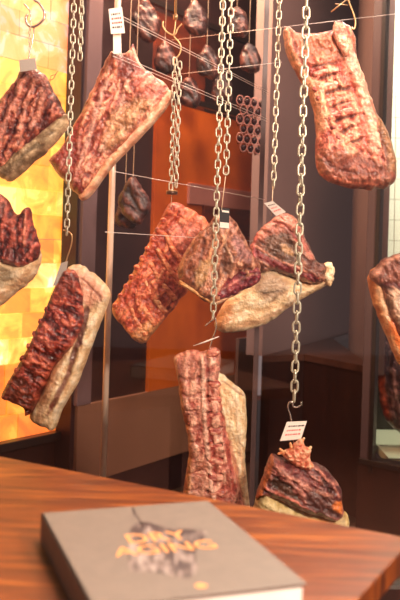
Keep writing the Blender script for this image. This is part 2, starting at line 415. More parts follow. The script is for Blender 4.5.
def hook(name, pts, Y, r, m, label, cat='hook', cap=True):
    o = empty(name, P(pts[0][0], pts[0][1], Y), label, cat)
    path = px_path(pts, Y); n = len(path)
    rr = [r] * n; rr[-1] = r * 0.35; rr[-2] = r * 0.75
    tube('hook_bend', path, rr, m, o, 8, org=o.location)
    return o
chain(66.6, 237, 1.72, 'thin steel chain hanging in front of salt wall, holding left rack of ribs', pitch=0.0215, wdt=0.017, r=0.0021, yaw=20)
chain(80, 57, 1.735, 'short end of chain hanging beside the left long chain', pitch=0.0215, wdt=0.017, r=0.0021, yaw=-15)
chain(213, 318, 1.74, 'long steel chain down the middle, holding the lower central rack', pitch=0.0225, wdt=0.0195, r=0.0023, yaw=10)
chain(226, 172, 1.78, 'shorter middle chain ending above the black tag', pitch=0.0228, wdt=0.0195, r=0.0023, yaw=0)
chain(273.5, 188, 1.95, 'steel chain ending above tilted tag of central shoulder cut', pitch=0.0255, wdt=0.020, r=0.0024, yaw=14)
chain(294, 404, 1.64, 'heavy steel chain at front, reaching down to the lower right cut', pitch=0.0262, wdt=0.0235, r=0.0031, yaw=8)
chain(171, 188, 1.95, 'double-ended steel chain under the forked hook, over central ribs', pitch=0.022, wdt=0.0175, r=0.0022, yaw=20, top_px=(175, 58))
chain(176, 186, 1.945, 'chain strand hanging doubled beside chain under the forked hook', pitch=0.022, wdt=0.0175, r=0.0022, yaw=-20, top_px=(179.5, 62))
chain(29.5, 52, 1.80, 'short thin chain hanging from steel loop over left cut', pitch=0.012, wdt=0.010, r=0.0013, yaw=30, top_px=(31, 22))
# hooks
hook('carabiner_hook', [(32, -62), (33, -6), (39, 3), (44, 11), (44, 18), (39, 24), (32, 27), (27, 24), (26, 18), (28, 14)], 1.80, 0.0036, STEEL2, 'bright steel loop hook at top left over salt wall')
hook('meat_hook', [(24, 4), (27, 7), (30, 11), (31, 17), (30, 22)], 1.79, 0.0024, STEEL2, 'bent steel hook end beside the top left loop')
hook('wire_hook', [(34, 28), (33, 40), (30, 52), (28.5, 60), (28, 72)], 1.80, 0.0018, STEEL2, 'thin wire holding the grey tag of upper left cut')
hook('wire_hook', [(63, 230), (69, 232), (72, 236), (71, 246), (66, 262), (64, 275)], 1.72, 0.0019, BRASS, 'thin bent wire hook holding left rack of ribs')
rt = empty('forked_hook', P(175, 20, 1.95), 'forked steel hook with curled tips above the double chain', 'hook')
tube('hook_shank', [P(177, -62, 1.95), P(175.5, 17, 1.95)], 0.0045, BRASS, rt, 10, org=rt.location)
tube('hook_collar', [P(175.5, 15, 1.95), P(175.5, 19, 1.95)], 0.008, BRASS, rt, 12, org=rt.location)
tube('hook_prong', px_path([(163.5, 21), (163, 26), (167, 32), (173, 35), (176, 33), (178, 28), (182, 24)], 1.95), 0.0028, BRASS, rt, 8, org=rt.location)
tube('hook_prong', px_path([(176, 18), (175, 28), (174, 36), (179, 42), (181, 48), (179, 55), (174, 60), (174, 64)], 1.955), 0.0028, BRASS, rt, 8, org=rt.location)
hook('meat_hook', [(346, -60), (347, -8), (349, 2), (353, 12), (355.5, 22), (354, 29), (351, 27)], 1.92, 0.0028, BRASS, 'steel hook through top corner of the right rib rack')
rt = empty('hook_star', P(341, 5, 1.91), 'small crossed steel skewer lying against hook of right rib rack', 'skewer')
tube('prong', [P(331, 12, 1.905), P(350, -3, 1.905)], 0.0022, BRASS, rt, 6, org=rt.location)
tube('prong', [P(335, 4, 1.91), P(348, 5, 1.91)], 0.0018, BRASS, rt, 6, org=rt.location)
hook('s_hook', [(301.5, 402), (300, 406), (294, 407), (292, 402), (289, 403), (288, 408), (290, 414), (292, 424), (293, 434), (294, 446)], 1.63, 0.0024, STEEL2, 'steel hook curling through the tag above lower right cut')
hook('wire_hook', [(205, 326), (211, 321), (215, 318), (216, 328), (212, 340), (209, 352), (209, 362)], 1.735, 0.002, STEEL2, 'bright wire hook holding the lower central rack')
rt = empty('skewer', P(206, 342, 1.70), 'pale skewer pushed through above the lower central rack', 'skewer')
tube('shaft', [P(193, 346, 1.70), P(206, 341.5, 1.70), P(219, 336.5, 1.70)], [0.0008, 0.0022, 0.0012], PAPER, rt, 8, org=rt.location)
for (p, q, Y, l) in (((226, 172), (221.5, 210), 1.79, 'string from shorter middle chain down to the black tag'),
                     ((273, 186), (271.5, 216), 1.95, 'string holding the tilted tag above central shoulder cut'),
                     ((172.5, 184), (171, 207), 1.95, 'string through a metal disc above central ribs'),
                     ((117, -20), (117, 56), 1.93, 'string holding the red-printed tag over the upper rack')):
    tag(tube('string', [P(p[0], p[1], Y), P(q[0], q[1], Y)], 0.0014, STRING, None, 6), l, 'string')
rt = empty('metal_disc', P(172, 193, 1.94), 'small dark metal disc on string above central ribs', 'disc')
tube('disc', [P(172, 191.5, 1.94), P(171.8, 194.5, 1.94)], 0.018, mat('dark_disc', (92, 62, 48), 0.35, 0.5), rt, 20, org=rt.location)
tube('rim', [P(172, 190.6, 1.94), P(172, 191.6, 1.94)], 0.0185, BRASS, rt, 20, org=rt.location)

# tags
def paper_tag(name, c, Y, label, m, ink=None, hole=None, thick=0.0012, lines=4, inkm=REDINK):
    """c = four pixel corners (tl, tr, br, bl)"""
    q = [P(p[0], p[1], Y + (p[2] if len(p) > 2 else 0)) for p in c]; org = q[0]
    rt = empty(name, org, label, 'tag')
    n = (q[1] - q[0]).cross(q[3] - q[0]).normalized() * thick
    if n.y < 0: n = -n
    vs = [v - org for v in q] + [v - org + n for v in q]
    cd_ = link('card', mesh_of(vs, [(0, 1, 2, 3), (7, 6, 5, 4), (0, 4, 5, 1), (1, 5, 6, 2), (2, 6, 7, 3), (3, 7, 4, 0)]), m, rt)
    rnd = random.Random(int(c[0][0]))
    if ink:
        fr = []
        for k in range(lines):
            v = 0.2 + 0.68 * k / lines; u = 0.15
            while u < 0.8:
                l = rnd.uniform(0.05, 0.13)
                def pt(a, b): return (q[0].lerp(q[1], a)).lerp(q[3].lerp(q[2], a), b) - org - n * 0.5
                fr.append((k, [pt(u, v), pt(u + l, v), pt(u + l, v + 0.08), pt(u, v + 0.08)])); u += l + rnd.uniform(0.03, 0.06)
        for red in (0, 1):
            V = []; Fc = []
            for k, g in fr:
                if (k in (1, 2)) == bool(red):
                    i = len(V); V += g; Fc.append((i, i + 1, i + 2, i + 3))
            if V: link('printed_lines', mesh_of(V, Fc), REDINK if red else DARKINK, cd_)
    return rt
paper_tag('paper_tag', [(108.5, 9), (122, 7), (125, 33), (111, 34)], 1.915, 'white tag with red and black print over the upper left rack', PAPER, True)
paper_tag('tag_strap', [(113, 33), (121, 32), (121.5, 53), (113.5, 54)], 1.925, 'white strap under the red-printed tag', PAPER)
paper_tag('paper_tag', [(287, 422), (307, 421, 0.01), (301, 439, 0.01), (280, 441)], 1.60, 'white red-printed tag tilted above the lower right cut', PAPER, True, lines=3)
paper_tag('paper_tag', [(264, 203), (273, 201, .01), (286, 212, .02), (276, 216)], 1.925, 'grey printed tag tilted on top of central shoulder cut', TAGGREY, True, lines=3)
paper_tag('grey_tag', [(19, 60), (35, 58), (37, 69), (20, 72)], 1.785, 'crumpled grey foil tag on the upper left cut', TAGGREY)
paper_tag('grey_tag', [(61, 263), (68, 261), (64, 284), (53, 286)], 1.70, 'grey ribbed tag on top corner of left rack', TAGGREY)
bt = paper_tag('black_tag', [(220, 208), (229.5, 208.5), (229, 229), (219, 228)], 1.80, 'black and white tag hanging before the middle cut', BLACKTAG)
o = bt.location; V = [P(220, 222, 1.798) - o, P(229, 223, 1.798) - o, P(229, 228.5, 1.798) - o, P(219.5, 227.5, 1.798) - o]
link('white_strip', mesh_of(V, [(0, 1, 2, 3)]), PAPER, bt)
V = [P(222, 210, 1.798) - o, P(229, 211, 1.798) - o, P(229, 213, 1.798) - o, P(222, 212, 1.798) - o]
link('white_strip', mesh_of(V, [(0, 1, 2, 3)]), PAPER, bt)

# ------------------------------------------------------------------ meat
RED = [(92, 28, 20), (156, 66, 46), (216, 134, 104)]
PINK = [(124, 44, 32), (190, 104, 78), (234, 174, 140)]
DEEP = [(72, 18, 16), (134, 44, 34), (196, 96, 74)]
BROWN = [(84, 44, 34), (130, 76, 58), (182, 122, 96)]
FATC = [(222, 180, 132), (242, 212, 166), (250, 230, 196)]
GREYF = [(122, 96, 66), (170, 140, 104), (206, 178, 138)]
def slab(name, outline, Y, T, parent, cols=RED, feats=(), m=None, r=12, cell=0.95, seed=1, ang=0, stretch=3.0, nscale=5.2,
         rough_h=0.008, big=0.25, tilt=(0, 0), jit=1.0, dark_edge=0.0, contrast=1.0, back=1.0, label=None):
    """thick sculpted piece: outline in photo columns/rows on the plane at distance Y, half thickness T (m)"""
    m = m or LEAN
    Y = parent.location.y + (Y - parent.location.y / K)
    if m is FAT: rough_h *= 0.5; contrast *= 0.75
    poly = crom(outline, 7)
    # natural raggedness of the edge
    cen = poly.mean(0); idx = np.arange(len(poly))
    dv = poly - cen; dv /= (np.linalg.norm(dv, axis=1)[:, None] + 1e-6)
    jn = fbm(poly[:, 0] / 5 + seed, poly[:, 1] / 5, seed + 3, 3) - 0.5
    poly = poly + dv * (jn[:, None] * 3.4 * jit)
    poly = [tuple(p) for p in poly]
    xs = [p[0] for p in poly]; ys = [p[1] for p in poly]
    gx = np.arange(min(xs) - 2 * cell, max(xs) + 2 * cell, cell); gy = np.arange(min(ys) - 2 * cell, max(ys) + 2 * cell, cell)
    X, Yp = np.meshgrid(gx, gy)
    ins = inside(X, Yp, poly); d, bx, by = segdist(X, Yp, poly, True)
    d = np.where(ins, d, 0); X2 = np.where(ins, X, bx); Y2 = np.where(ins, Yp, by)
    cellin = ins[:-1, :-1] | ins[1:, :-1] | ins[:-1, 1:] | ins[1:, 1:]
    ca, sa = math.cos(math.radians(ang)), math.sin(math.radians(ang))
    U = (X2 * ca + Y2 * sa) / (nscale * stretch); Vv = (-X2 * sa + Y2 * ca) / nscale
    # domain warp gives muscle grain
    wq = fbm(X2 / 22, Y2 / 22, seed + 50, 2)
    n1 = fbm(U * 1.6 + wq * 2, Vv * 1.6 + wq * 3.0, seed, 5)
    n2 = fbm(X2 / 4.2, Y2 / 4.2, seed + 9, 4); n3 = fbm(X2 / 26, Y2 / 26, seed + 77, 2)
    e = np.clip(d / (r * 0.75), 0, 1); prof = np.sqrt(np.clip(1 - (1 - e) ** 2, 0, 1))
    edge = np.clip(d / 3.0, 0, 1)
    h = T * prof * (1 + big * (n3 - 0.5) * 2) + edge * rough_h * ((n1 - 0.5) * 2.2 + (n2 - 0.5) * 1.6)
    hb = T * prof * back * (1 + big * (fbm(X2 / 20, Y2 / 20, seed + 99, 2) - 0.5)) + edge * rough_h * (n2 - 0.5)
    t = np.clip((n1 - 0.52) * 3.0 * contrast + 0.46 + (n2 - 0.5) * 1.3, 0, 1)
    c0, c1, c2 = [S(c) for c in cols]
    C = np.where((t < 0.5)[..., None], c0 + (c1 - c0) * (t * 2)[..., None], c1 + (c2 - c1) * ((t - 0.5) * 2)[..., None])
    for ft in feats:
        kind = ft[0]
        wa = 7 if kind == 'poly' else 3.2
        wx = X2 + (fbm(X2 / 6, Y2 / 6, seed + 31, 3) - 0.5) * wa; wy = Y2 + (fbm(X2 / 6, Y2 / 6, seed + 41, 3) - 0.5) * wa
        if kind == 'poly':
            _, pts, colr, soft, dh = ft[:5]; al = ft[5] if len(ft) > 5 else 0.85
            pl = [tuple(p) for p in crom(pts, 4)]
            i_ = inside(wx, wy, pl); dd, _, _ = segdist(wx, wy, pl, True); sd = np.where(i_, dd, -dd)
            wgt = np.clip(sd / soft + 0.5, 0, 1)
        else:
            _, pts, wd, colr, dh, soft = ft[:6]; al = ft[6] if len(ft) > 6 else 0.85
            pl = crom(pts, 4, False) if len(pts) > 2 else pts
            dd, _, _ = segdist(wx, wy, pl); wgt = np.clip((wd / 2 - dd) / (soft * 0.75) + 0.5, 0, 1)
        wgt = wgt * wgt * (3 - 2 * wgt)
        if colr is not None:
            cc = S(colr)[None, None, :] * (0.72 + 0.56 * n2[..., None]) * (0.8 + 0.4 * n1[..., None]); C = C + (cc - C) * (wgt * al)[..., None]
        h = h + dh * wgt * edge
    h = np.maximum(h, 0.0004 * edge)
    ky, kx = tilt
    xm = X2.mean(); ym = Y2.mean()
    base = (X2 - xm) * kx * 0.003 + (Y2 - ym) * ky * 0.003
    # build mesh
    px = X2.ravel(); py = Y2.ravel()
    used = np.zeros(ins.shape, bool)
    used[:-1, :-1] |= cellin; used[1:, :-1] |= cellin; used[:-1, 1:] |= cellin; used[1:, 1:] |= cellin
    fid = -np.ones(ins.shape, int); bid = -np.ones(ins.shape, int)
    nu = int(used.sum()); fid[used] = np.arange(nu)
    bid[used] = fid[used]; inn = used & ins
    bid[inn] = nu + np.arange(int(inn.sum()))
    a = (X2 - CX) / F; b = (HY - Y2) / F
    wxp = (RIGHT.x * a + UP.x * b) * Y; wzp = (RIGHT.z * a + UP.z * b) * Y + CAM.z
    org = parent.location if parent is not None else Vector((0, 0, 0))
    def coords(mask, hh): return np.stack([wxp[mask] - org[0], (Y + base + hh)[mask] - org[1], wzp[mask] - org[2]], 1)
    verts = np.concatenate([coords(used, -h), coords(inn, hb)]); cols_ = np.concatenate([C[used], C[inn]])
    faces = []
    ci, cj = np.nonzero(cellin)
    for i, j in zip(ci.tolist(), cj.tolist()):
        q = (fid[i, j], fid[i + 1, j], fid[i + 1, j + 1], fid[i, j + 1]); faces.append([int(k) for k in q])
        q2 = (bid[i, j], bid[i, j + 1], bid[i + 1, j + 1], bid[i + 1, j])
        if q2[0] != q[0] or q2[1] != q[3] or q2[2] != q[2] or q2[3] != q[1]: faces.append([int(k) for k in q2])
    me = bpy.data.meshes.new(name); me.from_pydata(verts.tolist(), [], faces); me.update()
    at = me.color_attributes.new('Col', 'FLOAT_COLOR', 'POINT')
    rgba = np.concatenate([np.clip(cols_, 0, 1), np.ones((len(cols_), 1))], 1).astype(np.float32)
    at.data.foreach_set('color', rgba.ravel())
    o = link(name, me, m, parent, True)
    if label: o['label'] = label
    return o
def capsule(p, q, w0, w1=None, bow=0):
    w1 = w1 or w0; p = np.array(p, float); q = np.array(q, float); d = q - p; L = np.linalg.norm(d); d /= L; n = np.array([-d[1], d[0]])
    m_ = (p + q) / 2 + n * bow
    return [p + n * w0, m_ + n * (w0 + w1) / 2, q + n * w1, q + d * w1 * 0.7, q - n * w1, m_ - n * (w0 + w1) / 2, p - n * w0, p - d * w0 * 0.7]
def bone(name, p, q, w0, w1, Y, parent, cols=PINK, T=0.009, seed=3, bow=0, m=None):
    return slab(name, capsule(p, q, w0, w1, bow), Y, T, parent, cols, (), m or BONE, r=max(w0, w1), seed=seed, cell=0.7, nscale=3, rough_h=0.0015, jit=0.5, contrast=0.8)

# A upper left
rt = empty('beef_rack', P(27, 72, 1.86), 'upper left dried beef rack with grey fat edge, before salt wall', 'meat')
slab('lean', [(21, 70), (27, 67), (37, 70), (48, 78), (51, 87), (60, 102), (67, 119), (58, 124), (36, 146), (14, 164), (-2, 172), (-16, 160), (-20, 140), (-8, 118), (0, 101), (9, 90), (16, 80)], 1.86, 0.045, rt, RED,
     [('poly', [(20, 68), (36, 69), (48, 80), (50, 92), (36, 88), (20, 86), (12, 92)], (104, 40, 26), 6, 0, 0.7),
      ('stroke', [(26, 84), (14, 110), (4, 140)], 5, (206, 130, 108), 0.004, 4, 0.75), ('stroke', [(36, 84), (28, 108), (22, 138)], 4.5, (214, 138, 112), 0.004, 4, 0.75),
      ('stroke', [(44, 92), (44, 108), (34, 130)], 5, (222, 148, 122), 0.004, 4, 0.7), ('stroke', [(20, 92), (8, 114), (-4, 138)], 3, (84, 26, 22), -0.004, 3, 0.7),
      ('stroke', [(32, 88), (22, 112), (14, 140)], 2.6, (84, 26, 22), -0.004, 3, 0.7), ('stroke', [(42, 100), (32, 124), (22, 146)], 2.4, (84, 26, 22), -0.004, 3, 0.6),
      ('stroke', [(50, 84), (57, 98), (66, 117)], 3.5, (60, 26, 22), -0.002, 2.5, 0.8)], seed=11, ang=115, r=14)
slab('fat_cap', [(-14, 166), (2, 160), (16, 151), (30, 141), (46, 128), (57, 119), (66, 114), (69, 121), (66, 130), (52, 147), (32, 165), (11, 181), (0, 177), (-10, 172)], 1.865, 0.043, rt, GREYF,
     [('stroke', [(4, 162), (26, 146), (48, 128), (62, 117)], 3, (110, 44, 30), 0, 3, 0.7), ('stroke', [(16, 166), (40, 146)], 3, (110, 92, 62), 0, 4, 0.6), ('stroke', [(28, 155), (56, 132)], 2.5, (120, 96, 66), 0, 3, 0.6)], FAT, seed=12, ang=-38, r=9)
tube('sinew', px_path([(49, 80), (53, 79), (56, 74), (58, 71)], 1.84), 0.0012, BRASS, rt, 6, org=rt.location)
tube('sinew', px_path([(50, 82), (51, 76), (54, 75), (57, 73)], 1.84), 0.001, BRASS, rt, 6, org=rt.location)

# B upper middle left
rt = empty('beef_rack', P(117, 55, 1.97), 'large upper rack under red-printed tag, pointed top, pink rib face', 'meat')
slab('lean', [(109, 55), (113, 51), (124, 54), (129, 51), (133, 44), (136, 52), (141, 65), (152, 74), (163, 82), (170, 93), (160, 108), (134, 138), (110, 163), (90, 190), (82, 197), (66, 183), (50, 162), (61, 148), (73, 127), (86, 103), (101, 71)], 1.97, 0.045, rt, PINK,
     [('poly', [(108, 55), (124, 54), (140, 66), (146, 78), (128, 82), (112, 74), (102, 72)], (112, 38, 26), 7, 0, 0.85),
      ('poly', [(50, 162), (62, 147), (76, 125), (84, 140), (80, 170), (82, 196), (66, 183)], (132, 34, 24), 9, 0, 0.75),
      ('stroke', [(100, 80), (84, 116), (68, 152)], 5, (150, 52, 40), -0.003, 4, 0.6),
      ('stroke', [(108, 84), (96, 120), (84, 160)], 4, (236, 178, 156), 0.004, 4, 0.7), ('stroke', [(118, 82), (108, 118), (92, 166)], 3, (150, 58, 48), -0.004, 3, 0.65),
      ('stroke', [(128, 84), (120, 112), (102, 152)], 4, (236, 176, 152), 0.003, 4, 0.6),
      ('poly', [(118, 112), (140, 100), (152, 104), (138, 124), (118, 146), (104, 152), (106, 130)], (186, 142, 98), 12, 0, 0.6),
      ('poly', [(132, 76), (150, 76), (166, 90), (158, 104), (142, 98)], (222, 134, 116), 10, 0.002, 0.6),
      ('stroke', [(134, 50), (141, 66), (153, 75), (165, 86)], 2.5, (240, 196, 170), 0.003, 2, 0.8),
      ('stroke', [(116, 64), (118, 76)], 3, (226, 130, 84), 0.002, 3, .5), ('stroke', [(128, 60), (134, 74)], 2, (60, 20, 18), -0.002, 2, .7),
      ('stroke', [(146, 88), (156, 96)], 2, (140, 60, 50), -0.002, 2, .6)], seed=21, ang=118, r=14)
slab('fat_cap', [(163, 92), (171, 90), (173, 96), (164, 112), (136, 143), (112, 168), (92, 195), (83, 201), (79, 196), (88, 184), (106, 160), (130, 134), (154, 108)], 1.975, 0.038, rt, [(198, 128, 96), (226, 170, 134), (238, 200, 168)], [('stroke', [(84, 197), (96, 180), (120, 152)], 3, (240, 170, 110), 0, 4, 0.5)], FAT, seed=22, ang=-50, r=5)

# C left edge
rt = empty('beef_cut', P(5, 200, 1.78), 'fat-wrapped dark red cut cropped by left edge of photo', 'meat')
slab('fat_cap', [(-40, 240), (-20, 244), (0, 257), (12, 260), (24, 262), (34, 254), (40, 249), (41, 260), (36, 274), (28, 284), (13, 296), (0, 306), (-20, 312), (-42, 296), (-50, 266)], 1.80, 0.055, rt, FATC,
     [('poly', [(-6, 272), (10, 264), (20, 272), (8, 284), (-6, 288)], (110, 92, 64), 8, 0, 0.6), ('stroke', [(0, 262), (20, 268), (36, 258)], 3, (236, 206, 160), 0.003, 3, 0.8),
      ('stroke', [(-8, 300), (14, 288), (32, 272)], 4, (190, 136, 84), 0, 4, 0.6)], FAT, seed=31, ang=-30, r=14)
slab('lean', [(-36, 232), (-24, 200), (-8, 192), (2, 195), (8, 200), (14, 212), (20, 214), (24, 209), (30, 208), (33, 221), (37, 236), (40, 248), (36, 262), (22, 268), (8, 264), (-14, 262), (-34, 252)], 1.77, 0.04, rt, DEEP,
     [('poly', [(-14, 192), (2, 195), (8, 202), (6, 216), (-10, 216)], (206, 124, 104), 5, 0.003, 0.7), ('stroke', [(17, 216), (15, 238), (10, 262)], 3.5, (206, 106, 84), 0.003, 3, 0.75),
      ('stroke', [(20, 222), (20, 250)], 3, (60, 18, 20), -0.004, 3, 0.7), ('stroke', [(6, 206), (2, 232), (4, 254)], 3, (74, 22, 24), -0.003, 3, 0.7), ('stroke', [(28, 214), (27, 246)], 2, (220, 142, 110), 0.002, 2, 0.6),
      ('stroke', [(24, 262), (38, 244)], 3, (206, 110, 92), 0.002, 3, 0.7), ('poly', [(6, 252), (20, 244), (26, 260), (12, 264)], (70, 22, 26), 4, -0.003, 0.7)], seed=32, ang=95, r=9)

# D left rack
rt = empty('rib_rack', P(64, 272, 1.74), 'left rack of dark red ribs with thick fat side, against glowing salt wall', 'meat')
slab('fat_cap', [(68, 268), (80, 265), (97, 276), (110, 292), (108, 304), (97, 333), (81, 377), (64, 407), (55, 429), (47, 428), (38, 424), (30, 415), (44, 388), (56, 362), (72, 338), (78, 310), (74, 286)], 1.75, 0.052, rt, FATC,
     [('poly', [(76, 268), (94, 276), (106, 294), (92, 306), (80, 292)], (214, 140, 116), 8, 0.003, 0.75), ('stroke', [(84, 278), (96, 290), (104, 300)], 2, (120, 44, 38), -0.003, 2, 0.6),
      ('stroke', [(89, 308), (84, 328), (75, 356)], 6, (96, 30, 28), -0.005, 3, 0.9), ('stroke', [(75, 360), (64, 386), (54, 404)], 4.5, (110, 40, 34), -0.004, 3, 0.85),
      ('stroke', [(80, 318), (72, 344), (58, 370), (46, 398)], 5, (196, 128, 84), 0.002, 4, 0.7), ('stroke', [(60, 372), (46, 404), (40, 420)], 6, (176, 120, 84), 0, 4, 0.6),
      ('stroke', [(50, 412), (56, 402)], 3, (130, 60, 46), 0, 3, 0.7)], FAT, seed=41, ang=112, r=11)
slab('lean', [(62, 273), (67, 269), (78, 272), (84, 290), (86, 312), (80, 334), (68, 352), (54, 368), (44, 388), (34, 410), (26, 416), (24, 407), (12, 402), (2, 397), (6, 386), (14, 372), (20, 362), (27, 350), (33, 337), (38, 326), (43, 317), (48, 304), (54, 290)], 1.72, 0.042, rt, [(84, 20, 14), (158, 54, 38), (220, 118, 88)],
     [('poly', [(60, 274), (76, 272), (78, 290), (62, 296)], (124, 52, 36), 6, 0, 0.7), ('poly', [(4, 394), (16, 374), (36, 392), (28, 410)], (104, 48, 28), 10, 0, 0.55)], seed=42, ang=30, r=9, rough_h=0.008)
rd = random.Random(4)
for k in range(7):
    t = k / 6; x = 62 - t * 47 + rd.uniform(-1.5, 1.5); y = 292 + t * 94 + rd.uniform(-2, 2)
    bone('rib_bone', (x - 2, y - 1), (x + 12 + rd.uniform(-3, 3) - 2 * t, y + 8 + rd.uniform(-2, 4)), rd.uniform(2.2, 3.4), rd.uniform(2.6, 4.4), 1.690, rt, [(104, 24, 20), (160, 54, 42), (216, 112, 88)], 0.010, 60 + k, bow=rd.uniform(-1, 2), m=LEAN)
for k in range(8):
    t = (k + .5) / 8; x = 59 - t * 49; y = 290 + t * 98
    bone('vertebra', (x - 3, y), (x, y + 4), rd.uniform(2.6, 3.6), 3.0, 1.70, rt, [(118, 34, 26), (176, 66, 50), (222, 124, 96)], 0.010, 80 + k, m=LEAN)

# E centre-left ribs
rt = empty('rib_rack', P(171, 206, 2.0), 'orange-lit rack of ribs hanging under the metal disc', 'meat')  # orange tone comes from the lean and bone colours
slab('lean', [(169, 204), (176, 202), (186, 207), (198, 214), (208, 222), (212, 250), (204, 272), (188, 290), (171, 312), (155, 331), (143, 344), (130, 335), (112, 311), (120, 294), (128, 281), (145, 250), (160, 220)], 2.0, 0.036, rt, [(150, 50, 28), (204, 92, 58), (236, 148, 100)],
     [('poly', [(160, 212), (172, 204), (176, 218), (150, 262), (126, 310), (112, 311), (128, 281)], (176, 64, 36), 6, 0.004, 0.7),
      ('poly', [(180, 206), (208, 222), (206, 240), (186, 232)], (214, 118, 82), 8, 0, 0.6),
      ('poly', [(130, 336), (143, 345), (158, 326), (150, 318)], (190, 140, 84), 5, 0, 0.6),
      ('poly', [(172, 226), (196, 226), (196, 244), (176, 250)], (224, 140, 122), 10, 0, 0.55)], seed=51, ang=122, r=10)
for k, (p, q) in enumerate((((166, 236), (188, 268)), ((158, 250), (182, 284)), ((150, 262), (174, 298)), ((143, 276), (165, 312)), ((136, 290), (155, 324)), ((129, 302), (145, 334)))):
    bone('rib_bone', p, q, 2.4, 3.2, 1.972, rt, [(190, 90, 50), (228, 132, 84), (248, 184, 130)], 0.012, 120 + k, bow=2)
for k in range(11):
    t = k / 10; x = 171 - t * 53; y = 212 + t * 94
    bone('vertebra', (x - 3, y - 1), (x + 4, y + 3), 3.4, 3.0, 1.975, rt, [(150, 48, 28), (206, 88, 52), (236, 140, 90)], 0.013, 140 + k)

# G centre-right shoulder with big fat
rt = empty('shoulder_cut', P(272, 218, 2.02), 'rounded central shoulder cut with broad cream fat below dark lean', 'meat')
slab('fat_cap', [(222, 306), (236, 292), (250, 276), (262, 268), (274, 268), (292, 274), (312, 282), (324, 276), (331, 270), (333, 280), (322, 288), (304, 298), (285, 311), (265, 324), (243, 331), (221, 332), (214, 324)], 2.03, 0.055, rt, FATC,
     [('poly', [(254, 274), (272, 272), (286, 284), (280, 296), (264, 300), (254, 288)], (140, 104, 82), 8, 0, 0.7), ('stroke', [(262, 292), (280, 290)], 2, (70, 54, 46), 0, 3, 0.7), ('stroke', [(268, 302), (276, 296)], 2, (90, 64, 50), 0, 3, 0.6),
      ('poly', [(216, 320), (220, 308), (232, 300), (230, 318), (222, 330)], (214, 128, 60), 6, 0, 0.7), ('stroke', [(288, 290), (284, 306)], 1.4, (180, 130, 92), -0.002, 2, 0.6), ('stroke', [(312, 285), (326, 280)], 4, (240, 206, 160), 0.004, 3, 0.8),
      ('stroke', [(228, 328), (262, 318), (296, 300)], 5, (204, 150, 108), 0, 5, 0.6)], FAT, seed=61, ang=-20, r=18)
slab('lean', [(258, 232), (265, 224), (272, 219), (280, 213), (289, 214), (297, 219), (303, 232), (309, 245), (317, 261), (325, 264), (327, 272), (322, 282), (308, 283), (290, 276), (272, 271), (256, 274), (248, 262), (250, 248)], 1.995, 0.045, rt, BROWN,
     [('poly', [(260, 226), (280, 214), (296, 220), (300, 234), (284, 234), (270, 236), (258, 240)], (202, 128, 108), 6, 0.002, 0.75), ('stroke', [(268, 222), (284, 226), (296, 240)], 2.4, (150, 46, 44), -0.003, 2, 0.7),
      ('poly', [(266, 236), (284, 234), (296, 246), (300, 262), (284, 268), (266, 258)], (98, 68, 50), 6, -0.003, 0.85), ('stroke', [(254, 252), (270, 262), (292, 270), (314, 279)], 7, (122, 36, 40), 0.002, 3, 0.85),
      ('stroke', [(250, 244), (262, 250), (286, 264), (310, 272)], 2, (214, 140, 112), 0.002, 2, 0.7), ('poly', [(304, 256), (316, 262), (322, 276), (308, 272)], (96, 54, 44), 4, 0, 0.8), ('stroke', [(297, 226), (302, 242), (312, 258)], 4, (196, 112, 96), 0.003, 3, 0.75),
      ('poly', [(281, 244), (290, 248), (292, 256), (284, 252)], (222, 170, 120), 4, 0.003, 0.6), ('stroke', [(256, 234), (252, 248), (254, 262)], 5, (190, 96, 96), 0.003, 3, 0.7)], seed=62, ang=35, r=14)
slab('fat_knob', [(324, 264), (330, 262), (334, 267), (334, 278), (330, 287), (325, 282), (322, 272)], 1.99, 0.018, rt, FATC, (), FAT, seed=63, r=4)

# F middle cut
rt = empty('beef_cut', P(222, 216, 1.87), 'middle cut behind the double chain, black tag on top, purple-red lower edge', 'meat')
slab('lean', [(206, 227), (213, 218), (222, 215), (231, 217), (238, 226), (244, 237), (253, 255), (260, 266), (259, 280), (244, 290), (229, 299), (217, 304), (203, 300), (190, 289), (179, 280), (178, 269), (184, 254), (195, 237)], 1.87, 0.045, rt, [(118, 62, 42), (170, 106, 78), (210, 150, 116)],
     [('poly', [(184, 262), (196, 240), (208, 232), (208, 256), (196, 282), (184, 282)], (172, 96, 66), 6, 0.003, 0.6), ('stroke', [(206, 234), (200, 262), (192, 284)], 3, (84, 40, 32), -0.004, 3, 0.7),
      ('stroke', [(216, 236), (206, 264), (196, 288)], 3, (226, 160, 116), 0.003, 3, 0.75), ('stroke', [(222, 236), (232, 262)], 3, (232, 180, 140), 0.003, 3, 0.7), ('stroke', [(230, 224), (246, 254)], 4, (216, 150, 130), 0.003, 3, 0.75),
      ('stroke', [(226, 246), (222, 262), (214, 276)], 4, (92, 58, 44), -0.004, 3, 0.7), ('poly', [(226, 256), (234, 262), (232, 272), (222, 272)], (104, 66, 48), 4, -0.002, 0.8),
      ('poly', [(236, 234), (252, 256), (244, 262), (232, 244)], (164, 112, 112), 5, 0, 0.6),
      ('poly', [(200, 262), (212, 262), (204, 284), (194, 284)], (190, 150, 96), 5, 0, 0.6)], seed=71, ang=110, r=14)
slab('purple_muscle', [(217, 292), (224, 282), (236, 273), (250, 268), (259, 268), (259, 282), (244, 290), (230, 297), (219, 300)], 1.838, 0.02, rt, [(98, 22, 34), (140, 44, 54), (186, 96, 92)], [('stroke', [(222, 290), (238, 280), (256, 274)], 2, (206, 130, 116), 0.002, 2, 0.7)], LEAN, seed=72, ang=-28, r=6)
slab('fat_rim', capsule((181, 283), (216, 304), 2.2, 2.4, 0), 1.85, 0.014, rt, [(212, 140, 78), (238, 178, 110), (246, 202, 144)], (), FAT, seed=73, r=2.5, cell=0.7)
